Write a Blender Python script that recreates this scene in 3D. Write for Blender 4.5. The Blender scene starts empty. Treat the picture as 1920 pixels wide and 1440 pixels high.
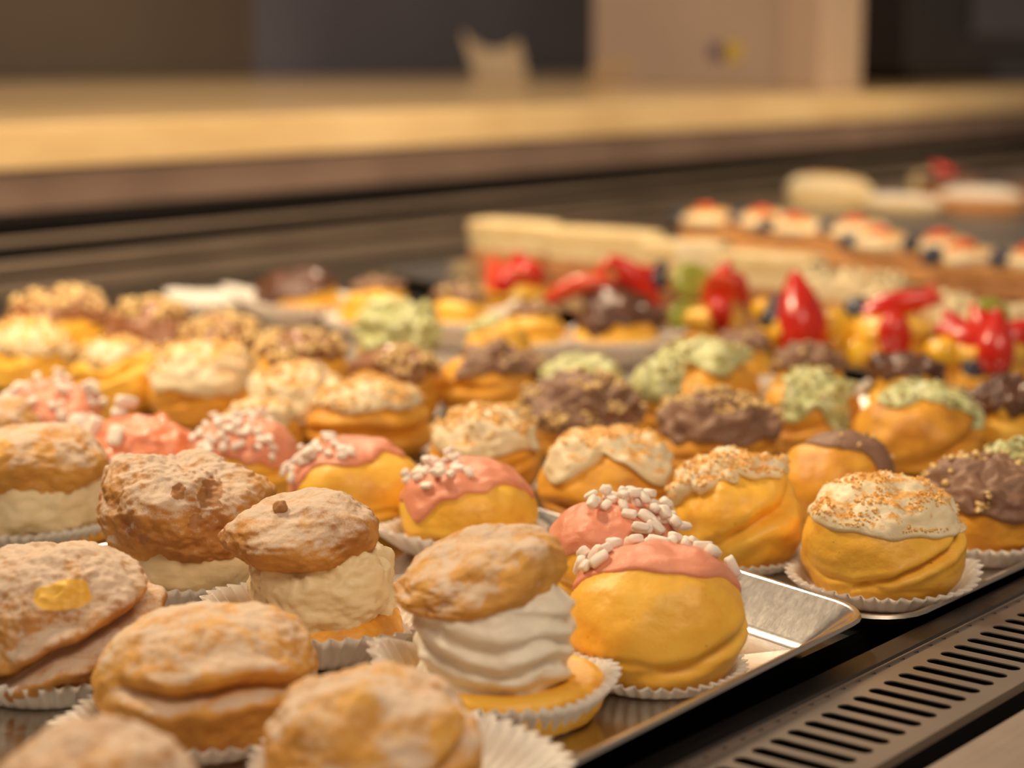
import bpy, math, random
import numpy as np
from mathutils import Vector, noise
D = math.radians
# ---------------------------------------------------------------- camera
Z0 = 0.90                      # height of the tray floors above the room floor
H = 0.22                       # camera height above the trays
F_PX = 3620.0; PITCH = D(9.9); HEAD = D(39.5)
SC = bpy.context.scene; COL = SC.collection
cd = bpy.data.cameras.new('camera'); cam = bpy.data.objects.new('camera', cd); COL.objects.link(cam)
cam.location = (0, 0, Z0 + H); cam.rotation_euler = (math.pi/2 - PITCH, 0, HEAD - math.pi/2)
cd.sensor_width = 36; cd.lens = F_PX / 1920 * 36; cd.clip_start = 0.01; cd.clip_end = 60
cd.dof.use_dof = True; cd.dof.focus_distance = 0.72; cd.dof.aperture_fstop = 6.2
SC.camera = cam
# ---------------------------------------------------------------- light
w = bpy.data.worlds.new('world'); SC.world = w; w.use_nodes = True
w.node_tree.nodes['Background'].inputs[0].default_value = (1.0, 0.76, 0.56, 1)
w.node_tree.nodes['Background'].inputs[1].default_value = 0.24
def area(name, loc, target, sx, sy, power, col):
    l = bpy.data.lights.new(name, 'AREA'); l.shape = 'RECTANGLE'; l.size = sx; l.size_y = sy; l.energy = power; l.color = col
    o = bpy.data.objects.new(name, l); COL.objects.link(o); o.location = loc
    o.rotation_euler = (Vector(target) - Vector(loc)).to_track_quat('-Z', 'Y').to_euler(); return o
area('lamp_over_case', (0.45, 1.15, Z0+0.85), (0.70, 0.75, Z0), 0.14, 0.14, 9.5, (1.0, 0.77, 0.49))
area('lamp_over_case', (1.35, 1.35, Z0+1.05), (1.3, 0.8, Z0), 0.16, 0.16, 11.0, (1.0, 0.77, 0.52))
area('fill_front', (0.10, -0.30, Z0+1.20), (0.7, 0.6, Z0), 0.7, 0.5, 9.5, (1.0, 0.80, 0.58))  # unseen fill light added above and behind the camera
for _x in (0.5, 1.5, 2.5): area('counter_face_fill', (_x, 0.55, Z0+.85), (_x+.35, 1.6, Z0+.12), 0.25, 0.1, 2.1, (1.0, 0.77, 0.48)).data.spread = D(75)  # added lights aimed at the counter front to brighten its face
area('lamp_back_room', (2.2, 2.4, Z0+1.6), (2.8, 3.7, Z0+.2), 0.5, 0.5, 14.0, (1.0, 0.80, 0.62))
SC.view_settings.view_transform = 'Standard'; SC.view_settings.look = 'None'
SC.view_settings.exposure = 0.0; SC.view_settings.gamma = 1.0; SC.view_settings.use_curve_mapping = False
# ---------------------------------------------------------------- where a sight line meets the world
_f = Vector((math.cos(HEAD)*math.cos(PITCH), math.sin(HEAD)*math.cos(PITCH), -math.sin(PITCH)))
_r = Vector((math.sin(HEAD), -math.cos(HEAD), 0))
_u = Vector((math.cos(HEAD)*math.sin(PITCH), math.sin(HEAD)*math.sin(PITCH), math.cos(PITCH)))
CAM = Vector((0, 0, Z0 + H))
def ray(px, py): return _f + _r*((px-960)/F_PX) + _u*((720-py)/F_PX)
def on_plane(px, py, z):
    r = ray(px, py); return CAM + r*((Z0+z-CAM.z)/r.z)
def at_dist(px, py, d):
    r = ray(px, py); return CAM + r*(d/math.hypot(r.x, r.y))
def heading(p): return math.atan2(p.y, p.x)
def px_size(p): return (p-CAM).dot(_f)/F_PX          # metres per pixel at p
# ---------------------------------------------------------------- scene helpers
def tag(o, label=None, cat=None, group=None, kind=None):
    if label: o['label'] = label
    if cat: o['category'] = cat
    if group: o['group'] = group
    if kind: o['kind'] = kind
    return o
def empty(name, loc, rz=0):
    o = bpy.data.objects.new(name, None); COL.objects.link(o); o.location = loc; o.rotation_euler = (0, 0, rz)
    o.empty_display_size = .01; return o
def mesh_obj(name, v, f, m, parent=None, smooth=True, loc=None, rot=None):
    me = bpy.data.meshes.new(name); me.from_pydata([tuple(map(float, p)) for p in v], [], f); me.update()
    if smooth: me.shade_smooth()
    me.materials.append(m)
    o = bpy.data.objects.new(name, me); COL.objects.link(o)
    if parent: o.parent = parent
    if loc is not None: o.location = loc
    if rot is not None: o.rotation_euler = rot
    return o
class MB:
    def __init__(s): s.v = []; s.f = []
    def add(s, v, f):
        n = len(s.v); s.v += [tuple(p) for p in v]; s.f += [tuple(i+n for i in q) for q in f]; return s
    def box(s, x0, x1, y0, y1, z0, z1, b=0.0):
        if b <= 0:
            v = [(x, y, z) for z in (z0, z1) for x, y in ((x0, y0), (x1, y0), (x1, y1), (x0, y1))]
            return s.add(v, [(3,2,1,0), (4,5,6,7), (0,1,5,4), (1,2,6,5), (2,3,7,6), (3,0,4,7)])
        # chamfered box: stacked rounded rings
        rings = []
        for z, i in ((z0, b), (z0+b, 0), (z1-b, 0), (z1, b)):
            a0, a1, c0, c1 = x0+i, x1-i, y0+i, y1-i; k = b*.6
            rings.append([(a0+k, c0, z), (a1-k, c0, z), (a1, c0+k, z), (a1, c1-k, z), (a1-k, c1, z), (a0+k, c1, z), (a0, c1-k, z), (a0, c0+k, z)])
        v = [p for r in rings for p in r]; f = [tuple(range(7, -1, -1)), tuple(range(24, 32))]
        for j in range(3):
            for i in range(8): f.append((j*8+i, j*8+(i+1) % 8, (j+1)*8+(i+1) % 8, (j+1)*8+i))
        return s.add(v, f)
    def prism(s, prof, x0, x1):           # closed (y,z) profile, counter-clockwise seen from +x, extruded along x
        n = len(prof); v = [(x0, y, z) for y, z in prof] + [(x1, y, z) for y, z in prof]
        f = [tuple(range(n))[::-1], tuple(range(n, 2*n))] + [(i, (i+1) % n, n+(i+1) % n, n+i) for i in range(n)]
        return s.add(v, f)
    def build(s, name, m, parent=None, smooth=False, loc=None, rot=None):
        return mesh_obj(name, s.v, s.f, m, parent, smooth, loc, rot)
# ---------------------------------------------------------------- materials
def new_mat(name):
    m = bpy.data.materials.new(name); m.use_nodes = True; nt = m.node_tree
    return m, nt, nt.nodes['Principled BSDF']
def tex_noise(nt, scale, detail=4, rough=.55, coord=None, dist=0):
    t = nt.nodes.new('ShaderNodeTexNoise'); t.inputs['Scale'].default_value = scale
    t.inputs['Detail'].default_value = detail; t.inputs['Roughness'].default_value = rough; t.inputs['Distortion'].default_value = dist
    if coord: nt.links.new(coord, t.inputs['Vector'])
    return t
def ramp(nt, src, stops):
    r = nt.nodes.new('ShaderNodeValToRGB'); nt.links.new(src, r.inputs[0]); e = r.color_ramp.elements
    for i, (p, c) in enumerate(stops):
        x = e[i] if i < 2 else e.new(p)
        x.position = p; x.color = (*c, 1) if len(c) == 3 else c
    return r
def mixc(nt, fac, a, b, typ='MIX'):
    m = nt.nodes.new('ShaderNodeMix'); m.data_type = 'RGBA'; m.blend_type = typ
    if isinstance(fac, (int, float)): m.inputs[0].default_value = fac
    else: nt.links.new(fac, m.inputs[0])
    for s, i in ((a, 6), (b, 7)):
        if isinstance(s, tuple): m.inputs[i].default_value = (*s, 1)
        else: nt.links.new(s, m.inputs[i])
    return m.outputs[2]
def coords(nt, out='Object', offset=None):
    t = nt.nodes.new('ShaderNodeTexCoord')
    if offset is None: return t.outputs[out]
    oi = nt.nodes.new('ShaderNodeObjectInfo'); mp = nt.nodes.new('ShaderNodeVectorMath'); mp.operation = 'SCALE'
    cb = nt.nodes.new('ShaderNodeCombineXYZ')
    for i in range(3): nt.links.new(oi.outputs['Random'], cb.inputs[i])
    nt.links.new(cb.outputs[0], mp.inputs[0]); mp.inputs['Scale'].default_value = offset
    ad = nt.nodes.new('ShaderNodeVectorMath'); ad.operation = 'ADD'
    nt.links.new(t.outputs[out], ad.inputs[0]); nt.links.new(mp.outputs[0], ad.inputs[1]); return ad.outputs[0]
def bump(nt, b, src, strength, dist):
    n = nt.nodes.new('ShaderNodeBump'); n.inputs['Strength'].default_value = strength; n.inputs['Distance'].default_value = dist
    nt.links.new(src, n.inputs['Height']); nt.links.new(n.outputs[0], b.inputs['Normal'])
def food(name, stops, scale=70, rough=.5, bs=.4, bscale=350, bd=.0008, sss=0, coat=0, specks=None, detail=5):
    m, nt, b = new_mat(name); c = coords(nt, offset=7.3)
    n = tex_noise(nt, scale, detail, .6, c); col = ramp(nt, n.outputs[0], stops).outputs[0]
    if specks:
        s = tex_noise(nt, specks[0], 2, .5, c); k = ramp(nt, s.outputs[0], [(specks[1], (0,0,0)), (specks[1]+.04, (1,1,1))])
        col = mixc(nt, k.outputs[0], col, specks[2])
    nt.links.new(col, b.inputs['Base Color']); b.inputs['Roughness'].default_value = rough
    n2 = tex_noise(nt, bscale, 5, .6, c); bump(nt, b, n2.outputs[0], bs, bd)
    if sss:
        b.inputs['Subsurface Weight'].default_value = sss; b.inputs['Subsurface Radius'].default_value = (1, .6, .25); b.inputs['Subsurface Scale'].default_value = .004
    if coat: b.inputs['Coat Weight'].default_value = coat; b.inputs['Coat Roughness'].default_value = .12
    return m
M = {}
M['choux'] = food('choux_pastry', [(.28, (.76,.35,.035)), (.45, (.93,.51,.06)), (.7, (.97,.60,.09))], 45, .42, .45, 420, .0007, .12, specks=(520, .74, (.35,.14,.03)))
M['choux_deep'] = food('choux_pastry_deep', [(.28, (.56,.22,.025)), (.5, (.82,.39,.04)), (.75, (.93,.50,.07))], 45, .45, .45, 380, .0009, .1, specks=(480, .72, (.30,.12,.03)))
M['custard'] = food('custard', [(.3, (.85,.45,.05)), (.7, (.95,.62,.09))], 60, .25, .2, 300, .0006, .2, .2)
M['custard_dull'] = food('custard_spot', [(.3, (.80,.42,.05)), (.7, (.90,.56,.08))], 60, .5, .1, 300, .0003)
M['pink'] = food('pink_icing', [(.3, (.78,.27,.16)), (.65, (.85,.36,.23))], 50, .30, .7, 1300, .0004, .15, 0)
M['coral'] = food('coral_icing', [(.3, (.88,.27,.14)), (.65, (.92,.36,.2))], 50, .35, .6, 350, .0012, .15, .2)
M['sugar'] = food('pearl_sugar', [(.3, (.92,.80,.72)), (.7, (.97,.88,.81))], 200, .5, .3, 600, .0003, .12)
M['cream_plain'] = food('white_cream', [(.3, (.84,.70,.46)), (.7, (.90,.80,.60))], 60, .42, .3, 260, .0009, .2)
def crumbed(name):
    m, nt, b = new_mat(name); c = coords(nt, offset=3.3); n = tex_noise(nt, 60, 4, .6, c)
    base = ramp(nt, n.outputs[0], [(.3, (.84,.70,.44)), (.7, (.94,.85,.64))]).outputs[0]
    t = nt.nodes.new('ShaderNodeTexCoord'); sp = nt.nodes.new('ShaderNodeSeparateXYZ'); nt.links.new(t.outputs['Normal'], sp.inputs[0])
    n2 = tex_noise(nt, 95, 6, .72, c, .4)
    a = nt.nodes.new('ShaderNodeMath'); a.operation = 'MULTIPLY_ADD'; nt.links.new(sp.outputs['Z'], a.inputs[0]); a.inputs[1].default_value = .34; nt.links.new(n2.outputs[0], a.inputs[2])
    k = ramp(nt, a.outputs[0], [(.72, (0,0,0)), (.84, (1,1,1))])
    n3 = tex_noise(nt, 700, 3, .6, c); cr = ramp(nt, n3.outputs[0], [(.3, (.62,.27,.05)), (.7, (.88,.50,.13))])
    nt.links.new(mixc(nt, k.outputs[0], base, cr.outputs[0]), b.inputs['Base Color']); b.inputs['Roughness'].default_value = .5
    n4 = tex_noise(nt, 380, 5, .65, c); bump(nt, b, n4.outputs[0], .5, .0009)
    b.inputs['Subsurface Weight'].default_value = .15; b.inputs['Subsurface Radius'].default_value = (1, .6, .3); b.inputs['Subsurface Scale'].default_value = .004
    return m
M['cream'] = crumbed('crumbed_cream')
M['whip'] = food('whipped_cream', [(.3, (.84,.77,.64)), (.7, (.88,.82,.72))], 60, .45, .35, 300, .0008, .2)
M['pastry_cream'] = food('pale_filling_cream', [(.3, (.78,.62,.35)), (.7, (.86,.73,.48))], 60, .5, .4, 200, .0012, .2)
M['mousse'] = food('chocolate_mousse', [(.3, (.20,.10,.06)), (.7, (.33,.185,.12))], 60, .55, .6, 300, .001)
M['milk_choc'] = food('milk_chocolate', [(.3, (.24,.09,.04)), (.7, (.36,.15,.07))], 60, .32, .25, 300, .0007, 0, .2)
M['dark_choc'] = food('dark_chocolate', [(.3, (.075,.028,.016)), (.7, (.16,.06,.03))], 60, .3, .5, 300, .001, 0, .3)
M['pistachio'] = food('pistachio_cream', [(.32, (.50,.50,.20)), (.5,(.66,.68,.34)), (.7, (.78,.82,.56))], 110, .45, .5, 260, .0012, .15)
M['nut'] = food('chopped_hazelnut', [(.3, (.74,.48,.18)), (.7, (.90,.68,.34))], 260, .6, .3, 500, .0004)
M['crumb'] = food('toasted_crumb', [(.3, (.85,.45,.10)), (.7, (.95,.68,.28))], 260, .6, .3, 500, .0004)
M['green_nut'] = food('chopped_pistachio', [(.3, (.42,.38,.10)), (.65, (.80,.68,.36))], 260, .6, .3, 500, .0004)
M['straw'] = food('strawberry', [(.3, (.55,.008,.005)), (.7, (.78,.03,.010))], 60, .15, .35, 420, .0007, .2, .6, specks=(620, .70, (.75,.35,.10)))
M['straw_in'] = food('strawberry_flesh', [(.3, (.74,.05,.015)), (.7, (.86,.15,.06))], 90, .2, .25, 300, .0006, .2, .5)
M['berry'] = food('blueberry', [(.3, (.012,.014,.028)), (.7, (.05,.055,.09))], 120, .28, .2, 300, .0004, 0, .3)
M['kiwi'] = food('kiwi', [(.3, (.22,.30,.03)), (.7, (.48,.52,.09))], 100, .2, .3, 300, .0005, .2, .4, specks=(420, .68, (.03,.03,.01)))
M['mango'] = food('mango', [(.3, (.90,.46,.02)), (.7, (.95,.60,.04))], 60, .2, .2, 300, .0004, .2, .4)
M['sponge'] = food('brown_sponge', [(.3, (.34,.13,.04)), (.7, (.52,.24,.09))], 150, .7, .6, 500, .001)
M['flaky'] = food('flaky_pastry', [(.3, (.55,.24,.07)), (.7, (.74,.38,.14))], 120, .55, .6, 400, .001)
M['biscuit'] = food('ivory_biscuit', [(.3, (.68,.50,.24)), (.7, (.82,.66,.38))], 90, .5, .3, 300, .0008, .1)
M['powder'] = food('powdered_top', [(.3, (.86,.74,.62)), (.7, (.92,.84,.74))], 90, .8, .3, 300, .0008)
def dusted(name, base_lo, base_hi, lo, hi, powder=(.71,.58,.47)):
    m, nt, b = new_mat(name); c = coords(nt, offset=5.1)
    n = tex_noise(nt, 55, 5, .6, c); base = ramp(nt, n.outputs[0], [(.32, base_lo), (.65, base_hi)]).outputs[0]
    t = nt.nodes.new('ShaderNodeTexCoord'); sp = nt.nodes.new('ShaderNodeSeparateXYZ'); nt.links.new(t.outputs['Normal'], sp.inputs[0])
    n2 = tex_noise(nt, 75, 4, .65, c, .6); n3 = tex_noise(nt, 1500, 3, .7, c)
    a = nt.nodes.new('ShaderNodeMath'); a.operation = 'MULTIPLY_ADD'; nt.links.new(sp.outputs['Z'], a.inputs[0]); a.inputs[1].default_value = .26
    nt.links.new(n2.outputs[0], a.inputs[2])
    a2 = nt.nodes.new('ShaderNodeMath'); a2.operation = 'MULTIPLY_ADD'; nt.links.new(n3.outputs[0], a2.inputs[0]); a2.inputs[1].default_value = .38
    nt.links.new(a.outputs[0], a2.inputs[2])
    k = ramp(nt, a2.outputs[0], [(lo, (0,0,0)), (hi, (1,1,1))]); k.color_ramp.interpolation = 'EASE'
    cap = nt.nodes.new('ShaderNodeMath'); cap.operation = 'MULTIPLY'; nt.links.new(k.outputs[0], cap.inputs[0]); cap.inputs[1].default_value = .85
    nt.links.new(mixc(nt, cap.outputs[0], base, powder), b.inputs['Base Color']); b.inputs['Roughness'].default_value = .75
    n4 = tex_noise(nt, 300, 6, .7, c); bump(nt, b, n4.outputs[0], .7, .0012)
    b.inputs['Subsurface Weight'].default_value = .06; b.inputs['Subsurface Scale'].default_value = .003
    return m
M['dust'] = dusted('sugar_dusted_choux', (.38,.15,.04), (.66,.33,.08), .68, .98)
M['dust_light'] = dusted('lightly_dusted_choux', (.56,.25,.05), (.80,.43,.09), .74, 1.05)
M['baked'] = food('baked_spot', [(.3, (.30,.13,.045)), (.7, (.46,.22,.08))], 90, .7, .3, 400, .0006)
def paper_mat():
    m, nt, b = new_mat('white_paper'); c = coords(nt); n = tex_noise(nt, 60, 3, .5, c)
    nt.links.new(ramp(nt, n.outputs[0], [(.3, (.72,.66,.60)), (.7, (.80,.75,.70))]).outputs[0], b.inputs['Base Color'])
    b.inputs['Roughness'].default_value = .6; b.inputs['Subsurface Weight'].default_value = .1; b.inputs['Subsurface Scale'].default_value = .002
    return m
M['paper'] = paper_mat()
def steel(name, col, rough, brushed=(1, 60, 60), stain=.25):
    m, nt, b = new_mat(name); c = coords(nt); mp = nt.nodes.new('ShaderNodeMapping'); mp.inputs['Scale'].default_value = brushed
    nt.links.new(c, mp.inputs[0]); n = tex_noise(nt, 12, 4, .7, mp.outputs[0]); s = tex_noise(nt, 9, 5, .6, c)
    dk = tuple(x*(1-stain) for x in col)
    base = ramp(nt, s.outputs[0], [(.35, dk), (.65, col)]).outputs[0]
    nt.links.new(base, b.inputs['Base Color']); b.inputs['Metallic'].default_value = 1
    r = nt.nodes.new('ShaderNodeMapRange'); nt.links.new(n.outputs[0], r.inputs[0]); r.inputs[3].default_value = rough*.75; r.inputs[4].default_value = rough*1.35
    nt.links.new(r.outputs[0], b.inputs['Roughness']); bump(nt, b, n.outputs[0], .05, .0003); return m
M['tray'] = steel('tray_steel', (.62,.58,.54), .20, (1, 30, 30), .10); M['tray_dull'] = steel('dull_tray_steel', (.50,.46,.42), .42, (1, 30, 30), .2)
M['steel'] = steel('case_steel', (.34,.28,.24), .30)
M['steel_dark'] = steel('dark_case_steel', (.11,.10,.10), .38)

M['ledge'] = steel('ledge_steel', (.50,.40,.33), .40)
for _k in ('ledge', 'steel'): M[_k].node_tree.nodes['Principled BSDF'].inputs['Metallic'].default_value = .55
def plain(name, col, rough=.5, metal=0, nscale=8, var=.15, bs=0):
    m, nt, b = new_mat(name); n = tex_noise(nt, nscale, 4, .5, coords(nt))
    nt.links.new(ramp(nt, n.outputs[0], [(.3, tuple(c*(1-var) for c in col)), (.7, tuple(min(1, c*(1+var)) for c in col))]).outputs[0], b.inputs['Base Color'])
    b.inputs['Roughness'].default_value = rough; b.inputs['Metallic'].default_value = metal
    if bs: bump(nt, b, n.outputs[0], bs, .001)
    return m
M['black'] = plain('recess_shade_black', (.006,.005,.005), .9); M['black'].node_tree.nodes['Principled BSDF'].inputs['Specular IOR Level'].default_value = .1  # near-black colour paints in the shade of slots and gaps; also colours machine feet
M['rail'] = plain('brown_rail', (.20,.15,.115), .4)
M['fascia'] = plain('brown_fascia', (.22,.145,.115), .5)
M['wall_brown'] = plain('brown_wall', (.125,.096,.074), .7, nscale=1.5)
M['wall_grey'] = plain('slate_wall', (.150,.148,.190), .7, nscale=1.5)
M['floor'] = plain('floor_tile', (.10,.08,.07), .5)
M['card'] = plain('cream_card', (.60,.46,.29), .6, nscale=30, var=.04)
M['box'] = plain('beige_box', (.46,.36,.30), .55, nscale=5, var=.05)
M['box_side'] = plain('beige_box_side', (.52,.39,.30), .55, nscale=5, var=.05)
M['purple'] = plain('purple_print', (.12,.09,.20), .5); M['yellow'] = plain('yellow_print', (.55,.42,.05), .5)
M['gold'] = plain('gold_ribbon', (.55,.36,.08), .4, .4, 60, .3)
M['machine'] = plain('dark_machine', (.022,.019,.019), .4); M['blue'] = plain('blue_grey_trim', (.10,.12,.18), .4)
def wood_mat():
    m, nt, b = new_mat('light_wood'); c = coords(nt); mp = nt.nodes.new('ShaderNodeMapping'); mp.inputs['Scale'].default_value = (.8, 9, 9)
    nt.links.new(c, mp.inputs[0]); n = tex_noise(nt, 8, 6, .65, mp.outputs[0], .4); s = tex_noise(nt, 5, 3, .5, c)
    base = ramp(nt, n.outputs[0], [(.3, (.68,.46,.22)), (.7, (.86,.64,.35))]).outputs[0]
    nt.links.new(mixc(nt, .35, base, ramp(nt, s.outputs[0], [(.35, (.62,.42,.2)), (.65, (.88,.66,.38))]).outputs[0]), b.inputs['Base Color'])
    b.inputs['Roughness'].default_value = .20; return m
M['wood'] = wood_mat()
# ================================================================ the setting
def struct(name, mb, m): return tag(mb.build(name, m), kind='structure')
struct('floor', MB().box(-3, 9, -3, 3.7, -.05, 0), M['floor'])
struct('wall_back', MB().box(-3, 3.45, 3.7, 3.8, 0, 3.2), M['wall_brown'])
struct('wall_right', MB().box(3.45, 9, 3.7, 3.8, 0, 3.2), M['wall_grey'])
XA, XB = -0.6, 4.9
# ---- display case
case = tag(empty('display_case', (0, 0, Z0)), 'long steel pastry display case with dark rails and a slotted vent strip', 'display case')
MB().box(XA, XB, .352, 1.44, -.03, -.0015).build('deck', M['steel_dark'], case)
MB().prism([(.334,-.032), (.352,-.032), (.352,-.028), (.334,-.028)], XA, XB).build('gutter', M['black'], case)  # black strip stands in for the shadow gap under the tray rim
MB().prism([(.3212,-.03), (.3335,-.03), (.3335,.0005), (.3322,.0018), (.3225,.0018), (.3212,.0004)], XA, XB).build('front_rail', M['steel_dark'], case)
MB().prism([(.264,-.03), (.274,-.03), (.274,-.012), (.264,-.012)], XA, XB).build('groove', M['black'], case)
MB().box(XA, XB, .274, .3211, -.032, -.028).box(XA, XB, .3195, .3211, -.028, -.0027).box(XA, XB, .2742, .2749, -.028, -.0027).build('vent_channel', M['black'], case)  # black floor and added lining paint the shade seen through the slots
lp = MB().prism([(.08,-.04), (.264,-.04), (.264,-.0015), (.2625,0), (.085,0), (.08,-.004)], XA, XB)
lp.build('ledge', M['ledge'], case)
MB().box(XA, XB, .10, 1.44, -Z0, -.04).build('body_panel', M['steel_dark'], case)
def grille():
    mb = MB(); p = .0107; y0, y1 = .2750, .3206; sy0, sy1, hw = .2822, .3132, .0029; z = 0.0; n = 24
    x = .34
    hole = []
    for k in range(n):
        a = 2*math.pi*k/n + math.pi/n
        cx, cy = math.cos(a)*hw, math.sin(a)*hw
        hole.append((cx, cy + (sy1-hw if cy > 0 else sy0+hw)))
    ym = (sy0+sy1)/2
    outer = []
    for hx, hy in hole:
        dx = p/2 if hx > 0 else -p/2
        if abs(hx) < hw*.55: outer.append((hx/hw/.55*p/2, y1 if hy > ym else y0))
        else: outer.append((dx, y1 - (y1-hy)*min(1, (abs(hx)/hw-.55)/.45) if hy > ym else y0 + (hy-y0)*min(1, (abs(hx)/hw-.55)/.45)))
    while x < 2.6:
        v = [(x+a, b, z) for a, b in hole] + [(x+a, b, z) for a, b in outer] + [(x+a, b, z-.0005) for a, b in hole]
        f = []
        for k in range(n):
            j = (k+1) % n
            f.append((k, n+k, n+j, j)); f.append((k, j, 2*n+j, 2*n+k))
        mb.add(v, f); x += p
    mb.box(XA, .34-p/2, y0, y1, -.0025, z); mb.box(x-p/2, XB, y0, y1, -.0025, z)
    mb.box(XA, XB, y0-.0006, y0, -.003, .0008); mb.box(XA, XB, y1, y1+.0006, -.003, .0012)
    o = mb.build('vent_grille', M['steel'], case); return o
grille()
# rear rails stepping up towards the counter
for y0, y1, z0, z1, nm, m in ((1.44,1.475,-.03,-.006,'rear_ledge','steel_dark'), (1.470,1.478,-.006,.0075,'rear_rail','rail'), (1.482,1.489,.014,.0245,'rear_rail','rail'),
                              (1.507,1.514,.0365,.043,'rear_rail','rail')):
    MB().box(XA, XB, y0, y1, z0, z1, .001 if z1-z0 < .02 else 0).build(nm, M[m], case)
MB().prism([(1.475,-.03), (1.60,-.03), (1.60,.0575), (1.53,.0575), (1.53,.03), (1.50,.012)], XA, XB).build('rear_channel', M['black'], case)
# ---- counter
ctr = tag(empty('wooden_counter', (0, 1.6, Z0)), 'long light wood counter with a brown fascia behind the display case', 'counter')
MB().box(XA-1.5, XB+2.5, 0, 2.08, .10, .144, .0015).build('worktop', M['wood'], ctr)
MB().box(XA-1.5, XB+2.5, .006, .03, .0578, .0998).build('fascia', M['fascia'], ctr)
MB().box(XA-1.5, XB+2.5, .035, 2.0, -Z0, .0998).build('cabinet_body', M['fascia'], ctr)
TOP = .144
def card():
    c = on_plane(940, 152, TOP); s = px_size(c); a = heading(c)
    r = tag(empty('price_card', c, a-math.pi/2), 'curled blank cream card standing on the wooden counter', 'card')
    v = []; n = 10; m = 8
    for side in (0, 1):
        for j in range(m+1):
            for i in range(n+1):
                t, h = i/n, j/m
                x = (-48 + 100*t) - 26*h + 8*h*t; z = h*(92 - 16*t - 26*math.sin(math.pi*t)*h)
                y = 14*math.sin(math.pi*t)*(.4+h) + 10*h + side*1.6
                v.append((x*s, y*s, z*s))
    f = []; K = (n+1)*(m+1)
    for j in range(m):
        for i in range(n):
            q = (j*(n+1)+i, j*(n+1)+i+1, (j+1)*(n+1)+i+1, (j+1)*(n+1)+i)
            f.append(q); f.append(tuple(K+k for k in q[::-1]))
    edge = [i for i in range(n+1)] + [j*(n+1)+n for j in range(1, m+1)] + [m*(n+1)+i for i in range(n-1, -1, -1)] + [j*(n+1) for j in range(m-1, 0, -1)]
    for k in range(len(edge)):
        a_, b_ = edge[k], edge[(k+1) % len(edge)]; f.append((b_, a_, K+a_, K+b_))
    mesh_obj('card_sheet', v, f, M['card'], r)
card()
bx = tag(empty('storage_box', (3.03, 1.80, Z0+TOP), D(-14)), 'tall beige box with a small purple and yellow print on the wooden counter', 'box')
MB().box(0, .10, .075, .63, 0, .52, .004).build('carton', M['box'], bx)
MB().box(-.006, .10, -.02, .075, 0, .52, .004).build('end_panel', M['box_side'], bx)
MB().box(-.0015, .001, .19, .235, .05, .085).build('print', M['yellow'], bx)
MB().box(-.0015, .001, .235, .275, .052, .082).build('print', M['purple'], bx)
def ribbon():
    c = at_dist(1140, 158, 3.45); c.z = Z0+TOP; s = px_size(c)
    mb = MB(); random.seed(4)
    for k in range(5):
        a0 = random.uniform(0, 6); n = 20; w0 = 9*s
        for i in range(n):
            t0, t1 = i/n*2*math.pi, (i+1)/n*2*math.pi
            p = [(math.cos(t)*26*s + (k-2)*9*s, math.sin(t+a0)*12*s, (26+24*math.sin(t+a0*.5))*s + k*2*s) for t in (t0, t1)]
            mb.add([(p[0][0], p[0][1]-w0/2, p[0][2]), (p[1][0], p[1][1]-w0/2, p[1][2]), (p[1][0], p[1][1]+w0/2, p[1][2]), (p[0][0], p[0][1]+w0/2, p[0][2])], [(0,1,2,3)])
    o = mb.build('ribbon_bow', M['gold'], None, True, loc=c, rot=(0, 0, heading(c)-math.pi/2))
    md = o.modifiers.new('s', 'SOLIDIFY'); md.thickness = .0015
    tag(o, 'loose golden ribbon bow at the foot of the beige box', 'ribbon')
ribbon()
mc = tag(empty('machine', (3.75, 2.00, Z0+TOP), D(-4)), 'dark appliance with a blue grey base strip at the right end of the counter', 'machine')
MB().box(0, 1.9, 0, .6, .02, .75, .01).build('housing', M['machine'], mc)
MB().box(.35, 1.9, -.012, 0, .012, .03).build('base_strip', M['blue'], mc)
MB().box(.25, .95, -.008, 0, .10, .6, .003).build('door', M['wall_grey'], mc)
MB().box(.97, 1.8, -.008, 0, .10, .6, .003).build('door', M['machine'], mc)
for x in (.05, 1.8): MB().box(x, x+.05, .05, .55, 0, .02).build('foot', M['black'], mc)
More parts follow.
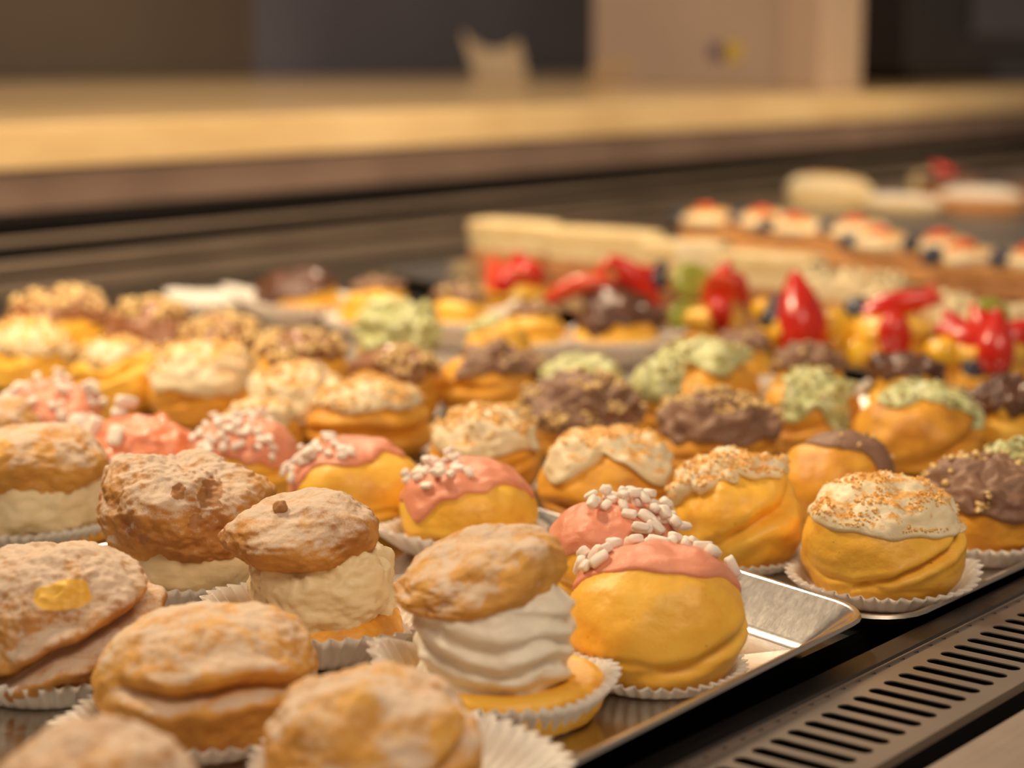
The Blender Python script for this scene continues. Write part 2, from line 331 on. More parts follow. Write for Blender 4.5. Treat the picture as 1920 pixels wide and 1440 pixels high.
# ================================================================ trays
def tray(corners, label, rise=.012, flare=.013, rad=.012, mat='tray_dull'):
    cs = [Vector((x, y, 0)) for x, y in corners]      # counter-clockwise floor corners
    cen = sum(cs, Vector())/4
    def loop(off, z, rr):
        out = []
        for i in range(4):
            p, a, b = cs[i], cs[i-1], cs[(i+1) % 4]
            d1 = (p-a).normalized(); d2 = (b-p).normalized()
            n1 = Vector((d1.y, -d1.x, 0)); n2 = Vector((d2.y, -d2.x, 0))
            q = p - d1*rad + d2*rad                    # arc centre for the rounded corner
            k = n1 + n2; q = p - k/(1+n1.dot(n2))*rad
            a1 = math.atan2(n1.y, n1.x); a2 = math.atan2(n2.y, n2.x)
            if a2 < a1: a2 += 2*math.pi
            for s in range(7):
                t = a1 + (a2-a1)*s/6; out.append((q.x+math.cos(t)*(rad+off)-cen.x, q.y+math.sin(t)*(rad+off)-cen.y, z))
        return out
    t = .0009
    prof = [(-.004, 0), (-.001, .0004), (.0015, .002), (flare-.001, rise-.0006), (flare, rise), (flare+.0016, rise), (flare+.0024, rise-.0012), (flare+.0018, rise-.0014), (flare+.0006, rise-t),
            (.0022, .0016-t*.3), (0, -.0004), (-.004, -t)]
    v = []; f = []; n = 28
    for o_, z_ in prof: v += loop(o_, z_, rad)
    for j in range(len(prof)-1):
        for i in range(n): f.append((j*n+i, j*n+(i+1) % n, (j+1)*n+(i+1) % n, (j+1)*n+i))
    f = [q[::-1] for q in f]
    f.append(tuple(range(n))); f.append(tuple(range((len(prof)-1)*n, len(prof)*n))[::-1])
    o = mesh_obj('baking_tray', v, f, M[mat], None, True, loc=(cen.x, cen.y, Z0))
    md = o.modifiers.new('edge', 'EDGE_SPLIT'); md.split_angle = D(40)
    tag(o, label, 'tray'); return o
tray([(.16,.3375), (.600,.3540), (.662,.612), (.20,.612)], 'shiny steel tray with a bare front corner under the dusted puffs', .015, .019, .004, 'tray')
tray([(.22,.655), (.650,.655), (.685,1.235), (.27,1.235)], 'steel tray under the farther pink iced puffs', .008, .008)
tray([(.643,.344), (.815,.344), (.925,1.235), (.730,1.235)], 'steel tray under the crumbed cream and brown mousse puffs', .006, .008)
tray([(.846,.344), (1.00,.344), (1.165,1.235), (.957,1.235)], 'steel tray under the green and dark chocolate puffs', .006, .008)
tray([(1.035,.344), (1.25,.344), (1.49,1.235), (1.33,1.245)], 'steel tray under the strawberry tarts and ivory slices', .012, .012, .015, 'tray')
tray([(1.285,.352), (1.70,.352), (2.02,1.235), (1.525,1.235)], 'steel tray under the blueberry slices', .008, .010)
tray([(1.74,.352), (2.75,.352), (3.1,1.40), (2.11,1.40)], 'steel tray under the farthest pastries', .008, .010)
# ================================================================ pastry geometry
def vn(p, s, off=0.0): return noise.noise(Vector((p[0]*s+off, p[1]*s+off*1.7, p[2]*s-off)))
class Bun:
    """a choux body: direction -> surface point. R lateral radius, sy depth ratio, h height."""
    def __init__(s, R, h, seed, sy=1.0, folds=(), lump=.06, rough=.010, zb=0.0, flat=.72, tilt=(0, 0), sharp=.88, off=(0, 0), round_top=1.0, dents=(), bowl=0.0):
        s.__dict__.update(R=R, h=h, seed=seed, sy=sy, folds=folds, lump=lump, rough=rough, zb=zb, flat=flat, tilt=tilt, sharp=sharp, off=off, rt=round_top, dents=dents, bowl=bowl)
    def pt(s, u, extra=0.0):
        x, y, z = u
        rho = math.hypot(x, y); ph = math.atan2(y, x)
        rr = rho**s.sharp if rho > 0 else 0
        zz = z if z > 0 else max(-s.flat, z)
        if z > 0 and s.rt != 1: zz = z**s.rt
        k = (zz + s.flat)/(1+s.flat); q = max(rho, 1e-6)
        X, Y, Z = x/q*rr*s.R, y/q*rr*s.R*s.sy, k*s.h
        if s.bowl and z > 0: Z *= 1 - s.bowl*(1-rho**3)
        c = (X/s.R, Y/s.R, Z/s.R)
        n = vn(c, 1.5, s.seed)*s.lump*1.3 + vn(c, 3.2, s.seed+5)*s.lump*.6 + vn(c, 8, s.seed+9)*s.rough + vn(c, 18, s.seed+3)*s.rough*.5
        m = 1 + n
        for dx_, dz_, rad, amp in s.dents:               # round dents: position on the front seen from the camera
            e = ((c[0]-dx_)**2 + (c[2]-dz_)**2)/rad**2
            if e < 6 and (y < 0 or z > .7): m -= amp*math.exp(-e)
        for zc, w_, amp, pc, span, slope in s.folds:      # folds: height, width, depth, facing angle (deg, -90 = towards front), half span, slope
            d = (math.degrees(ph) - pc + 540) % 360 - 180
            if abs(d) < span*1.3 and .05 < k:
                win = max(0, 1 - (d/span/1.3)**2)
                t = k - (zc + slope*d/90 + vn((ph, 0, 0), 1.3, s.seed+20)*.10 + vn((ph, 0, 0), 5, s.seed+20)*.02)
                rim = min(1, rho*1.6)
                m -= amp*win*math.exp(-(t/w_)**2)*rim
                m += amp*.40*win*math.exp(-((t+w_*2.4)/(w_*1.7))**2)*rim
                m += amp*.25*win*math.exp(-((t-w_*2.2)/(w_*1.7))**2)*rim
        cz = s.h*.42
        P = Vector((X*m, Y*m, cz + (Z-cz)*(1+(m-1)*(1.3 if z > 0 else .2))))
        if extra: P += Vector((x, y*.9, max(z, .1))).normalized()*extra
        P.z += s.tilt[0]*P.x*k + s.tilt[1]*P.y*k
        P += Vector((s.off[0], s.off[1], s.zb))
        if k <= .02: P.z = s.zb
        return P
def sph(th, ph): return (math.sin(th)*math.cos(ph), math.sin(th)*math.sin(ph), math.cos(th))
def grid_mesh(fn, nu, nv):
    v = [fn(0.0, 0.0)]
    for j in range(1, nv):
        for i in range(nu): v.append(fn(j/nv, 2*math.pi*i/nu))
    v.append(fn(1.0, 0.0)); f = []
    for i in range(nu): f.append((0, 1+i, 1+(i+1) % nu))
    for j in range(nv-2):
        for i in range(nu):
            a = 1+j*nu; b = a+nu; f.append((a+i, b+i, b+(i+1) % nu, a+(i+1) % nu))
    a = 1+(nv-2)*nu; e = len(v)-1
    for i in range(nu): f.append((a+i, e, a+(i+1) % nu))
    return v, f
def bun_mesh(b, nu=72, nv=44): return grid_mesh(lambda t, ph: b.pt(sph(math.pi*t, ph)), nu, nv)
class Cap:
    """a topping lying over a bun, centred on a tilted axis, with a wavy rim."""
    def __init__(s, bun, ax=(0, 0), ext=60, wav=.25, thick=.003, seed=0, lump=0.0, drip=(), ell=(1, 1), ridge=0):
        s.b, s.ext, s.wav, s.th, s.seed, s.lump, s.drip, s.ell, s.ridge = bun, D(ext), wav, thick, seed, lump, drip, ell, ridge
        t = Vector((math.sin(D(ax[0])), math.sin(D(ax[1])), 1)).normalized() if not isinstance(ax, Vector) else ax
        s.q = Vector((0, 0, 1)).rotation_difference(t)
    def u(s, r, ph):
        e = s.ext*(1 + s.wav*(vn((math.cos(ph), math.sin(ph), 0), 1.1, s.seed)*1.3 + vn((math.cos(ph), math.sin(ph), 0), 3.2, s.seed+4)*.7))
        for pc, wd, amt in s.drip:
            d = (math.degrees(ph)-pc+540) % 360-180; e += D(amt)*math.exp(-(d/wd)**2)
        k = 1/math.sqrt((math.cos(ph)/s.ell[0])**2 + (math.sin(ph)/s.ell[1])**2)
        return s.q @ Vector(sph(min(r*e*k, D(150)), ph))
    def pt(s, r, ph, lift=0.0):
        u = s.u(r, ph); t = s.th*(max(0, 1-r**5))**.5 - (.0010 if r > .97 else 0)
        if s.lump: t += s.lump*(vn(u, 4.2, s.seed+8)+.35*vn(u, 9, s.seed+2)+ .15*vn(u, 20, s.seed+1))*min(1, (1-r)*5)
        if s.ridge: t += s.ridge*math.sin(u.z*38+vn(u, 2, s.seed)*4)*min(1, (1-r)*5)
        return s.b.pt(tuple(u), max(t, -.0004 if r > .9 else .0005) + lift)
    def frame(s, r, ph):
        p = s.pt(r, ph); a = s.pt(min(r+.03, .99), ph)-p; c = s.pt(r, ph+.06)-p; n = a.cross(c)
        n = n.normalized() if n.length > 1e-9 else Vector((0, 0, 1))
        if n.dot(p - Vector((0, 0, s.b.h*.3))) < 0: n = -n
        return p, n
def cap_mesh(c, nu=60, nv=18): return grid_mesh(lambda t, ph: c.pt(t, ph), nu, nv)
_nibs = []
def nib_mesh():
    if not _nibs:
        for k in range(4):
            random.seed(900+k); bb = (random.uniform(.8, 1.2), random.uniform(.55, .8), random.uniform(.5, .7))
            def fn(t, ph, bb=bb, k=k):
                x, y, z = sph(math.pi*t, ph); g = lambda q: math.copysign(abs(q)**.55, q)
                n = 1+.16*vn((x, y, z), 1.6, 40+k)
                return (g(x)*bb[0]*n, g(y)*bb[1]*n, g(z)*bb[2]*n)
            v, f = grid_mesh(fn, 12, 8)
            me = bpy.data.meshes.new('sugar_nib'); me.from_pydata(v, [], f); me.shade_smooth(); me.materials.append(M['sugar']); _nibs.append(me)
    return random.choice(_nibs)
def add_nibs(parent, cap, n, size, seed, zone=lambda r, ph: True):
    random.seed(seed); pts = []; tries = 0
    while len(pts) < n and tries < n*40:
        tries += 1; r = math.sqrt(random.random())*.86; ph = random.uniform(0, 2*math.pi)
        if not zone(r, ph): continue
        p, nn = cap.frame(r, ph); p = p + nn*size*.35
        stack = [q for q in pts if (q-p).length < size*1.25]
        if stack: 
            if random.random() < .6 or len(stack) > 1: continue
            p = p + nn*size*.9
        pts.append(p)
        o = bpy.data.objects.new('sugar_nib', nib_mesh()); COL.objects.link(o); o.parent = parent; o.location = p
        s = size*random.uniform(.75, 1.15)*.8; o.scale = (s, s, s)
        o.rotation_euler = (nn.to_track_quat('Z', 'Y').to_matrix() @ __import__('mathutils').Euler((random.uniform(-.4, .4), random.uniform(-.4, .4), random.uniform(0, 6))).to_matrix()).to_euler()
def bits_mesh(places, seed):
    """many small broken pieces joined: places = [(point, normal, size)]"""
    random.seed(seed); mb = MB()
    for p, nn, s in places:
        k = random.choice((5, 6, 6)); vs = []
        for z, rr in ((-.5, .8), (.5, .65)):
            a0 = random.uniform(0, 6)
            for i in range(k):
                a = a0+2*math.pi*i/k; q = rr*random.uniform(.7, 1.15); vs.append(Vector((math.cos(a)*q, math.sin(a)*q*random.uniform(.7, 1), z*random.uniform(.7, 1.2)))*s)
        rot = __import__('mathutils').Euler((random.uniform(0, 6), random.uniform(0, 6), random.uniform(0, 6))).to_matrix()
        vs = [rot @ q + p for q in vs]
        fs = [tuple(range(k))[::-1], tuple(range(k, 2*k))] + [(i, (i+1) % k, k+(i+1) % k, k+i) for i in range(k)]
        mb.add(vs, fs)
    return mb
def add_bits(parent, cap, n, size, seed, m, name, zone=lambda r, ph: True, rmax=.9, dens=0):
    random.seed(seed); pl = []; t = 0
    while len(pl) < n and t < n*10:
        t += 1; r = math.sqrt(random.random())*rmax; ph = random.uniform(0, 2*math.pi)
        if not zone(r, ph): continue
        if dens and vn(cap.u(r, ph), 2.6, seed) < dens - .35: continue
        p, nn = cap.frame(r, ph); s = size*random.uniform(.45, 1.25); pl.append((p+nn*s*.25, nn, s))
    o = bits_mesh(pl, seed).build(name, m, parent, size > .0015); tag(o, kind='stuff'); return o
def paper_case(loc, rz, rb, rt, hh, seed, label, sy=1.0, flutes=44, pull=(), depth=.0022, group='white fluted paper cases'):
    """fluted paper cup; pull = [(angle deg, width deg, outward, up)] corners bent out"""
    nu = flutes*6; prof = [(0.0, 0), (.55, 0), (.93, 0), (1.0, .02), (1.0, .2), (1.0, .45), (1.0, .72), (1.0, 1.0)]
    v = []; f = []
    def P(i, j, inner):
        ph = 2*math.pi*i/nu; a, q = prof[j]
        fl = math.cos(ph*flutes + .5*math.sin(ph*3+seed))
        out = 0; up = 0
        for pc, wd, o_, z_ in pull:
            d = (math.degrees(ph)-pc+540) % 360-180; g = math.exp(-(d/wd)**2); out += o_*g; up += z_*g
        q2 = q + .10*q*vn((math.cos(ph), math.sin(ph), 0), 1.4, seed)
        r = rb*a + (rt-rb)*q2**.85 + out*q**.8
        r += (fl*depth*min(1, q*1.2+.15) if j > 1 else 0)*(.55+.45*q)
        r *= 1 + .035*q*vn((math.cos(ph), math.sin(ph), 0), 1.8, seed+3)
        z = q2*hh + up*q + (.0012*q if False else 0)
        if inner: z += .0004 if j < 3 else 0; r -= .00035 if j >= 3 else 0
        return (math.cos(ph)*r, math.sin(ph)*r*sy, max(z, 0)+.0002)
    nj = len(prof)
    for inner in (0, 1):
        v.append((0, 0, .0002 + .0004*inner))
        for j in range(1, nj):
            for i in range(nu): v.append(P(i, j, inner))
    K = 1+(nj-1)*nu
    for inner in (0, 1):
        o = inner*K
        for i in range(nu):
            q = (o, o+1+i, o+1+(i+1) % nu); f.append(q if inner else q[::-1])
        for j in range(nj-2):
            for i in range(nu):
                a = o+1+j*nu; b = a+nu; q = (a+i, b+i, b+(i+1) % nu, a+(i+1) % nu); f.append(q if inner else q[::-1])
    a = 1+(nj-2)*nu
    for i in range(nu): f.append((a+i, a+(i+1) % nu, K+a+(i+1) % nu, K+a+i))
    o = mesh_obj('paper_case', v, f, M['paper'], None, True, loc=loc, rot=(0, 0, rz))
    return tag(o, label, 'paper case')
# ================================================================ pastries
REG = []
def spot(cx, top, h):
    r = ray(cx, top); d = (H-h)/(-r.z/math.hypot(r.x, r.y)); p = at_dist(cx, top, d); p.z = Z0; return p
def root(name, p, label, cat, group, R):
    o = tag(empty(name, p, heading(p)-math.pi/2), label, cat, group); REG.append((label, p.x, p.y, R)); return o
def fit(o, h):
    """bring the finished thing to its height"""
    z = 0
    for c in COL.objects:
        if c.parent == o: z = max(z, c.location.z + (.0015 if c.name.startswith('sugar_nib') else max(v.co.z for v in c.data.vertices)))
    if z > 0: o.scale.z = h/z
KIND = {  # material of body, cap, thickness, lump
 'pink': ('choux', 'pink', .0022, .0012), 'coral': ('choux', 'coral', .005, .003), 'cream': ('choux_deep', 'cream', .0045, .0035), 'mousse': ('choux_deep', 'mousse', .006, .0045),
 'milk': ('choux', 'milk_choc', .005, .0025), 'dark': ('choux', 'dark_choc', .005, .004), 'green': ('choux_deep', 'pistachio', .004, .0035)}
PART = {'pink': 'icing', 'coral': 'icing', 'cream': 'cream_topping', 'mousse': 'chocolate_topping', 'milk': 'chocolate_topping', 'dark': 'chocolate_topping', 'green': 'pistachio_topping'}
CATG = {'pink': 'pink iced cream puffs', 'coral': 'pink iced cream puffs', 'cream': 'cream topped puffs with toasted crumbs', 'mousse': 'chocolate topped puffs with chopped nuts',
        'milk': 'chocolate topped puffs with chopped nuts', 'dark': 'dark chocolate topped puffs', 'green': 'pistachio topped puffs'}
def puff(kind, cx, top, w, h, label, seed, folds=((.42, .035, .10, -80, 70, .15),), ax=(0, 6), ext=58, wav=.25, nibs=0, nibsize=.0036, bits=0, bitsize=.0018, drip=(), lump=.07, sy=1.0,
         paper=None, res=1.0, cap_t=None, sharp=.88, ell=(1, 1), zone=None, clump=None, body=None, bm=None, dens=0, ridge=0, btilt=(0, 0)):
    bmat, cm, t, lm = KIND[kind]; bmat = body or bmat
    if cap_t is not None: t = cap_t
    if clump is not None: lm = clump
    p = spot(cx, top, h); k = px_size(p); R = w*k/2
    if paper: p = p + Vector((0, 0, .0008))
    o = root('cream_puff', p, label, 'cream puff', CATG[kind], R)
    b = Bun(R*.97, h-t*.8, seed, sy, folds, lump, .008, sharp=sharp, tilt=btilt)
    nu = int(96*res); v, f = bun_mesh(b, nu, int(nu*.62)); mesh_obj('choux_bun', v, f, M[bmat], o)
    c = Cap(b, ax, ext, wav, t, seed+30, lm, drip, ell, ridge); v, f = cap_mesh(c, int(84*res), int(30*res)); mesh_obj(PART[kind], v, f, M[cm], o)
    z = zone or (lambda r, ph: True)
    if nibs: add_nibs(o, c, nibs, nibsize, seed, z)
    if bits:
        nm, mm = {'cream': ('toasted_crumbs', 'crumb'), 'green': ('chopped_pistachios', 'green_nut')}.get(kind, ('chopped_nuts', 'nut'))
        add_bits(o, c, bits, bitsize, seed, M[bm or mm], nm, z, dens=dens)
    fit(o, h)
    if paper is not None:
        pp = dict(rb=R*.76, rt=R*1.06, hh=.011, sy=1.0, pull=()); pp.update(paper); dx = pp.pop('dx', 0); dy = pp.pop('dy', 0)
        a = heading(p); q = Vector((p.x + math.sin(a)*dx + math.cos(a)*dy, p.y - math.cos(a)*dx + math.sin(a)*dy, Z0))
        fl = pp.pop('flutes', 40)
        paper_case(q, a-math.pi/2, pp['rb'], pp['rt'], pp['hh'], seed, 'white paper case under the ' + label, pp['sy'], fl, pp['pull'])
    return o, b, c
front = lambda r, ph: math.sin(ph) < .75
# ---- pink iced row, nearest first
puff('pink', 1232, 1022, 345, .048, 'big pink iced puff nearest the bare tray corner', 1, folds=((.40, .05, .10, -38, 60, .35), (.25, .03, .03, -100, 50, 0)), ax=(4, 26), ext=54, wav=.12,
     nibs=34, nibsize=.0040, drip=((195, 14, 20), (0, 16, 10)), lump=.05, paper=dict(rb=.0255, rt=.0312, hh=.0055), res=1.5, zone=lambda r, ph: math.sin(ph) > -.62, sharp=.86)
puff('pink', 1150, 912, 262, .047, 'pink iced puff directly behind the nearest pink one', 2, folds=((.3, .04, .08, -90, 60, 0),), ax=(4, -12), ext=60, wav=.2,
     nibs=36, nibsize=.0042, drip=((205, 16, 22), (-20, 14, 12)), lump=.05, res=1.5, zone=lambda r, ph: (r*math.cos(ph)-.22)**2 + (r*math.sin(ph)-.05)**2 < .26 and not (math.cos(ph) < 0 and math.sin(ph) < .1 and r > .2))
puff('pink', 880, 852, 268, .0435, 'pink iced puff third from the front, sitting on paper', 3, folds=((.30, .035, .09, -75, 70, .05),), ax=(-14, 4), ext=58, wav=.22,
     nibs=32, nibsize=.0036, drip=((-135, 18, 26), (-5, 14, 28)), lump=.05, paper=dict(rb=.026, rt=.033, hh=.012, pull=((200, 25, .010, .002),)), res=1.4, zone=lambda r, ph: r < .6 and math.cos(ph) < .5, sharp=.86)
puff('pink', 665, 812, 262, .0445, 'pink iced puff fourth from the front, behind the dusted lids', 4, folds=((.28, .03, .05, -90, 60, 0),), ax=(-22, 6), ext=50, wav=.2,
     nibs=34, nibsize=.0034, drip=((-150, 18, 18), (-10, 12, 22)), lump=.05, res=1.2, zone=lambda r, ph: r < .8 and math.cos(ph) < .55)
puff('pink', 452, 768, 215, .045, 'pink iced puff fifth from the front, thick with sugar', 5, ax=(-4, -8), ext=66, nibs=50, nibsize=.0036, drip=((-30, 25, 15),), zone=lambda r, ph: r < .8 and math.cos(ph) < .7)
puff('coral', 262, 757, 200, .044, 'coral iced puff with large sugar lumps on its left', 6, ax=(-4, -22), ext=68, nibs=9, nibsize=.0085, wav=.3, zone=lambda r, ph: math.cos(ph) < -.1 and r > .35)
puff('pink', 95, 697, 212, .047, 'farthest pink iced puff, near the left frame edge', 7, ax=(-6, -14), ext=64, nibs=44, nibsize=.0040, drip=((-120, 18, 22), (-60, 14, 14)))
# ---- cream and crumb row
puff('cream', 1660, 887, 308, .0505, 'crumbed cream puff beside the vent strip in clear focus', 11, folds=((.44, .030, .13, -58, 55, .38), (.25, .025, .04, -110, 50, -.1)), ax=(3, 0), ext=66, wav=.10, bits=800, bitsize=.0009,
     paper=dict(rb=.0275, rt=.0375, hh=.0085, pull=((15, 22, .002, .004),)), res=1.6, cap_t=.0035, clump=.0022, lump=.05, sharp=.86, body='choux', dens=.30)
puff('cream', 1388, 842, 250, .050, 'crumbed cream puff with a split bun behind the bare corner', 12, folds=((.52, .06, .20, -62, 60, .45),), ax=(-14, 4), ext=52, wav=.4, bits=500, bitsize=.0010, body='choux', lump=.09,
     drip=((170, 30, 14),), res=1.3, ell=(1.1, .8), paper=dict(rb=.024, rt=.0285, hh=.005))
puff('cream', 1140, 795, 262, .047, 'crumbed cream puff with cream parted in a notch', 13, folds=((.35, .04, .10, -95, 60, .1),), ax=(0, 0), ext=60, wav=.25, drip=((-90, 22, -24), (-150, 20, 12), (-35, 20, 10)), zone=lambda r, ph: r < .55 or math.sin(ph) > 0, bits=300, bitsize=.0011)
puff('cream', 910, 750, 215, .047, 'crumbed cream puff right behind the third pink puff', 14, ax=(0, -10), ext=68, wav=.15, bits=260, bitsize=.0016, clump=.003, zone=lambda r, ph: r < .62 or math.sin(ph) > 0)
puff('cream', 695, 702, 238, .044, 'wide open crumbed cream puff with a long lower lip', 15, folds=((.50, .07, .22, -85, 80, .05),), ax=(0, 10), ext=56, bits=190, bitsize=.0020, cap_t=.006, sy=.8)
puff('cream', 548, 676, 190, .046, 'smooth white cream puff between two nutty chocolate ones', 16, ax=(6, -24), ext=62, wav=.15, bits=40, bitsize=.0022, zone=lambda r, ph: math.cos(ph) < -.2, drip=((-80, 25, 14),))
puff('cream', 492, 742, 150, .036, 'small cream puff behind the fifth pink puff', 17, ax=(-6, -6), ext=62, bits=30, bitsize=.002)
puff('cream', 378, 634, 205, .050, 'cream puff with a heap of crumbs over smooth cream', 18, ax=(0, -12), ext=72, wav=.15, bits=150, bitsize=.0026, zone=lambda r, ph: math.sin(ph) > -.35, cap_t=.006)
puff('cream', 222, 625, 195, .047, 'bright crumbed puff behind the coral one', 19, folds=((.62, .05, .16, -110, 60, .2),), ax=(0, 14), ext=52, wav=.4, bits=160, bitsize=.0024, body='choux', lump=.11)
puff('cream', 45, 592, 175, .048, 'bright crumbed cream puff at the left frame edge', 20, ax=(4, -8), ext=64, bits=160, bitsize=.0024, body='choux')
# ---- brown mousse row
puff('mousse', 1850, 852, 240, .0445, 'nutty brown mousse puff nearest the vent strip', 21, folds=((.22, .03, .08, -40, 50, .1),), ax=(0, -6), ext=70, wav=.15, bits=130, bitsize=.0024, paper=dict(rb=.026, rt=.034, hh=.010), res=1.3,
     zone=lambda r, ph: math.sin(ph) > -.15 or r > .93 or (math.sin(ph*7) > .8 and r > .3))
puff('mousse', 1572, 806, 222, .046, 'big bun with only a thin film of chocolate behind', 22, folds=((.5, .04, .07, -30, 50, .3),), ax=(16, 30), ext=52, wav=.2, cap_t=.0022, clump=.0006, drip=((-40, 16, 28),), bits=16, lump=.06)
puff('mousse', 1345, 722, 236, .047, 'nutty brown mousse puff with two pale hazelnut crumbs', 23, ax=(2, -6), ext=70, wav=.2, bits=330, bitsize=.0024, zone=lambda r, ph: math.sin(ph) > -.2 or r < .45, clump=.006)
puff('mousse', 1092, 692, 215, .047, 'lumpy brown mousse puff in the middle of the display', 24, ax=(0, -14), ext=78, wav=.15, bits=330, bitsize=.0026, clump=.008, cap_t=.008, dens=.35)
puff('mousse', 918, 632, 205, .047, 'peaked brown mousse puff with a dark drip', 25, folds=((.5, .05, .15, -120, 40, .2),), ax=(16, 0), ext=50, wav=.3, drip=((-130, 14, 26), (-30, 20, 14)), bits=60, bitsize=.0022, clump=.006)
puff('milk', 738, 640, 185, .047, 'milk chocolate puff heaped with pale nuts, below the green one', 26, ax=(0, 6), ext=64, bits=110, bitsize=.0034, zone=lambda r, ph: math.cos(ph) > -.55, body='choux_deep')
puff('milk', 560, 610, 190, .049, 'chocolate puff buried in chopped nuts behind the smooth cream puff', 27, ax=(0, 0), ext=62, bits=190, bitsize=.0034)
puff('milk', 412, 580, 175, .048, 'nut covered chocolate puff behind the crumb heaped cream puff', 28, ax=(0, 0), ext=60, bits=190, bitsize=.0034)
puff('milk', 280, 553, 150, .049, 'milk chocolate puff with nuts in a ring on top', 29, ax=(0, -8), ext=84, bits=60, bitsize=.0042, zone=lambda r, ph: .18 < r < .5, cap_t=.008)
puff('milk', 108, 533, 200, .050, 'large nutty milk chocolate puff at the far left back', 30, ax=(0, 0), ext=72, bits=110, bitsize=.0050, zone=lambda r, ph: r < .72)
# ---- pistachio row
puff('green', 1905, 812, 120, .045, 'small pistachio puff at the right frame edge', 41, ax=(-6, 0), ext=60, bits=80, bitsize=.002)
puff('green', 1728, 712, 240, .047, 'tall pistachio puff with a deep slanted split', 42, folds=((.42, .07, .20, -55, 60, .50),), ax=(6, 12), ext=50, wav=.3, bits=110, bitsize=.0022, cap_t=.003, drip=((-15, 20, 26), (-120, 14, 12)), lump=.08)
puff('green', 1522, 682, 190, .048, 'pistachio puff dripping green cream down its front', 43, ax=(8, -26), ext=44, wav=.4, bits=90, bitsize=.0024, drip=((-50, 20, 30), (-120, 25, 20)), clump=.005, lump=.09)
puff('green', 1318, 632, 215, .050, 'pistachio puff with pale cream crown behind the brown mousse ones', 44, ax=(2, 4), ext=46, wav=.35, bits=70, bitsize=.0028, drip=((-150, 20, 20),), cap_t=.008, clump=.006)
puff('green', 1232, 672, 105, .045, 'narrow pistachio puff with pale green cream', 45, ax=(0, -8), ext=62, bits=24, bitsize=.0026)
puff('green', 1092, 658, 140, .042, 'pale green capped puff peeking over the lumpy mousse', 46, ax=(0, -6), ext=74, bits=16, cap_t=.006)
puff('green', 742, 553, 150, .052, 'puff with bright green cream spilling forward', 47, ax=(4, -34), ext=74, wav=.3, bits=60, bitsize=.0030, cap_t=.008, clump=.008, body='choux')
puff('green', 935, 588, 130, .046, 'plain yellow bun with a trace of green cream', 48, ax=(-30, 10), ext=34, bits=14, cap_t=.003, body='choux')
# ---- dark chocolate row
puff('dark', 562, 503, 152, .044, 'dark chocolate capped puff on a large white paper', 51, folds=((.35, .03, .05, -90, 60, .2),), ax=(-16, -8), ext=68, wav=.2, clump=.003, drip=((-150, 20, 14),),
     paper=dict(rb=.028, rt=.046, hh=.020, pull=((175, 32, .016, .012), (-40, 40, .012, -.004))))
_p = spot(425, 556, .016); paper_case(_p, heading(_p)-math.pi/2, .026, .040, .016, 77, 'empty white paper case behind the nutty chocolate puffs', pull=((160, 30, .012, .004),))
def boat(cx, top, w, h, label, seed, cap='mousse', paper=None, ext=46, bits=30, **k):
    return puff('mousse' if cap != 'dark_choc' else 'dark', cx, top, w, h, label, seed, folds=((.62, .09, .14, -90, 90, 0),), ax=(0, 16), ext=ext, bits=bits, bitsize=.003, body='choux', paper=paper, **k)
boat(705, 517, 135, .046, 'yellow bun with a thin brown edge behind the green one', 52, bits=8, paper=dict(rb=.026, rt=.040, hh=.014))
boat(862, 532, 130, .046, 'open yellow bun with nuts and mousse at its back', 53, bits=40, paper=dict(rb=.026, rt=.038, hh=.022, pull=((0, 30, .006, .012),)))
boat(1000, 560, 135, .045, 'yellow bun with brown mousse below the leftmost strawberries', 54, ext=40, paper=dict(rb=.026, rt=.036, hh=.018, pull=((10, 26, .008, .016),)))
boat(1160, 556, 165, .047, 'open bun filled with dark chocolate under curved strawberry slices', 55, cap='dark_choc', ext=76, clump=.006, bits=0, paper=dict(rb=.028, rt=.042, hh=.020, pull=((-25, 28, .008, .006),)))
boat(1395, 612, 110, .042, 'yellow bun with dark mousse behind the pale crowned pistachio', 56, bits=6, ext=60, paper=dict(rb=.022, rt=.032, hh=.014))
boat(1515, 642, 140, .044, 'mousse puff under the upright strawberry', 57, bits=8, ext=62, paper=dict(rb=.022, rt=.034, hh=.016, pull=((-10, 26, .006, .008),)))
boat(1705, 658, 150, .045, 'dark chocolate puff under the glinting strawberry', 58, cap='dark_choc', ext=66, bits=0, clump=.006)
boat(1890, 700, 130, .046, 'dark chocolate puff at the right frame edge under berries', 59, cap='dark_choc', ext=80, bits=0)
# ---- dusted, cream filled crowns and plain dusted buns at the front left
def dust_bun(cx, top, w, h, label, seed, folds, mat='dust', lump=.07, sy=1.0, paper=None, sharp=.86, tilt=(0, 0), res=1.6, dents=()):
    p = spot(cx, top, h); k = px_size(p); R = w*k/2
    o = root('cream_puff', p+Vector((0, 0, .0008)), label, 'cream puff', 'sugar dusted cream puffs', R)
    b = Bun(R*.97, h, seed, sy, folds, lump, .03, sharp=sharp, tilt=tilt, dents=dents); nu = int(96*res)
    v, f = bun_mesh(b, nu, int(nu*.66)); mesh_obj('choux_bun', v, f, M[mat], o); fit(o, h)
    if paper is not None:
        pp = dict(rb=R*.76, rt=R*1.06, hh=.011, sy=1.0, pull=()); pp.update(paper); a = heading(p)
        dx, dy = pp.get('dx', 0), pp.get('dy', 0); q = Vector((p.x + math.sin(a)*dx + math.cos(a)*dy, p.y - math.cos(a)*dx + math.sin(a)*dy, Z0))
        paper_case(q, a-math.pi/2, pp['rb'], pp['rt'], pp['hh'], seed, 'white paper case under the ' + label, pp['sy'], 44, pp['pull'])
    return o, b, R, k
dust_bun(180, 1368, 440, .046, 'blurred dusted puff at the bottom left corner', 61, ((.5, .05, .06, -90, 60, 0),), mat='dust')
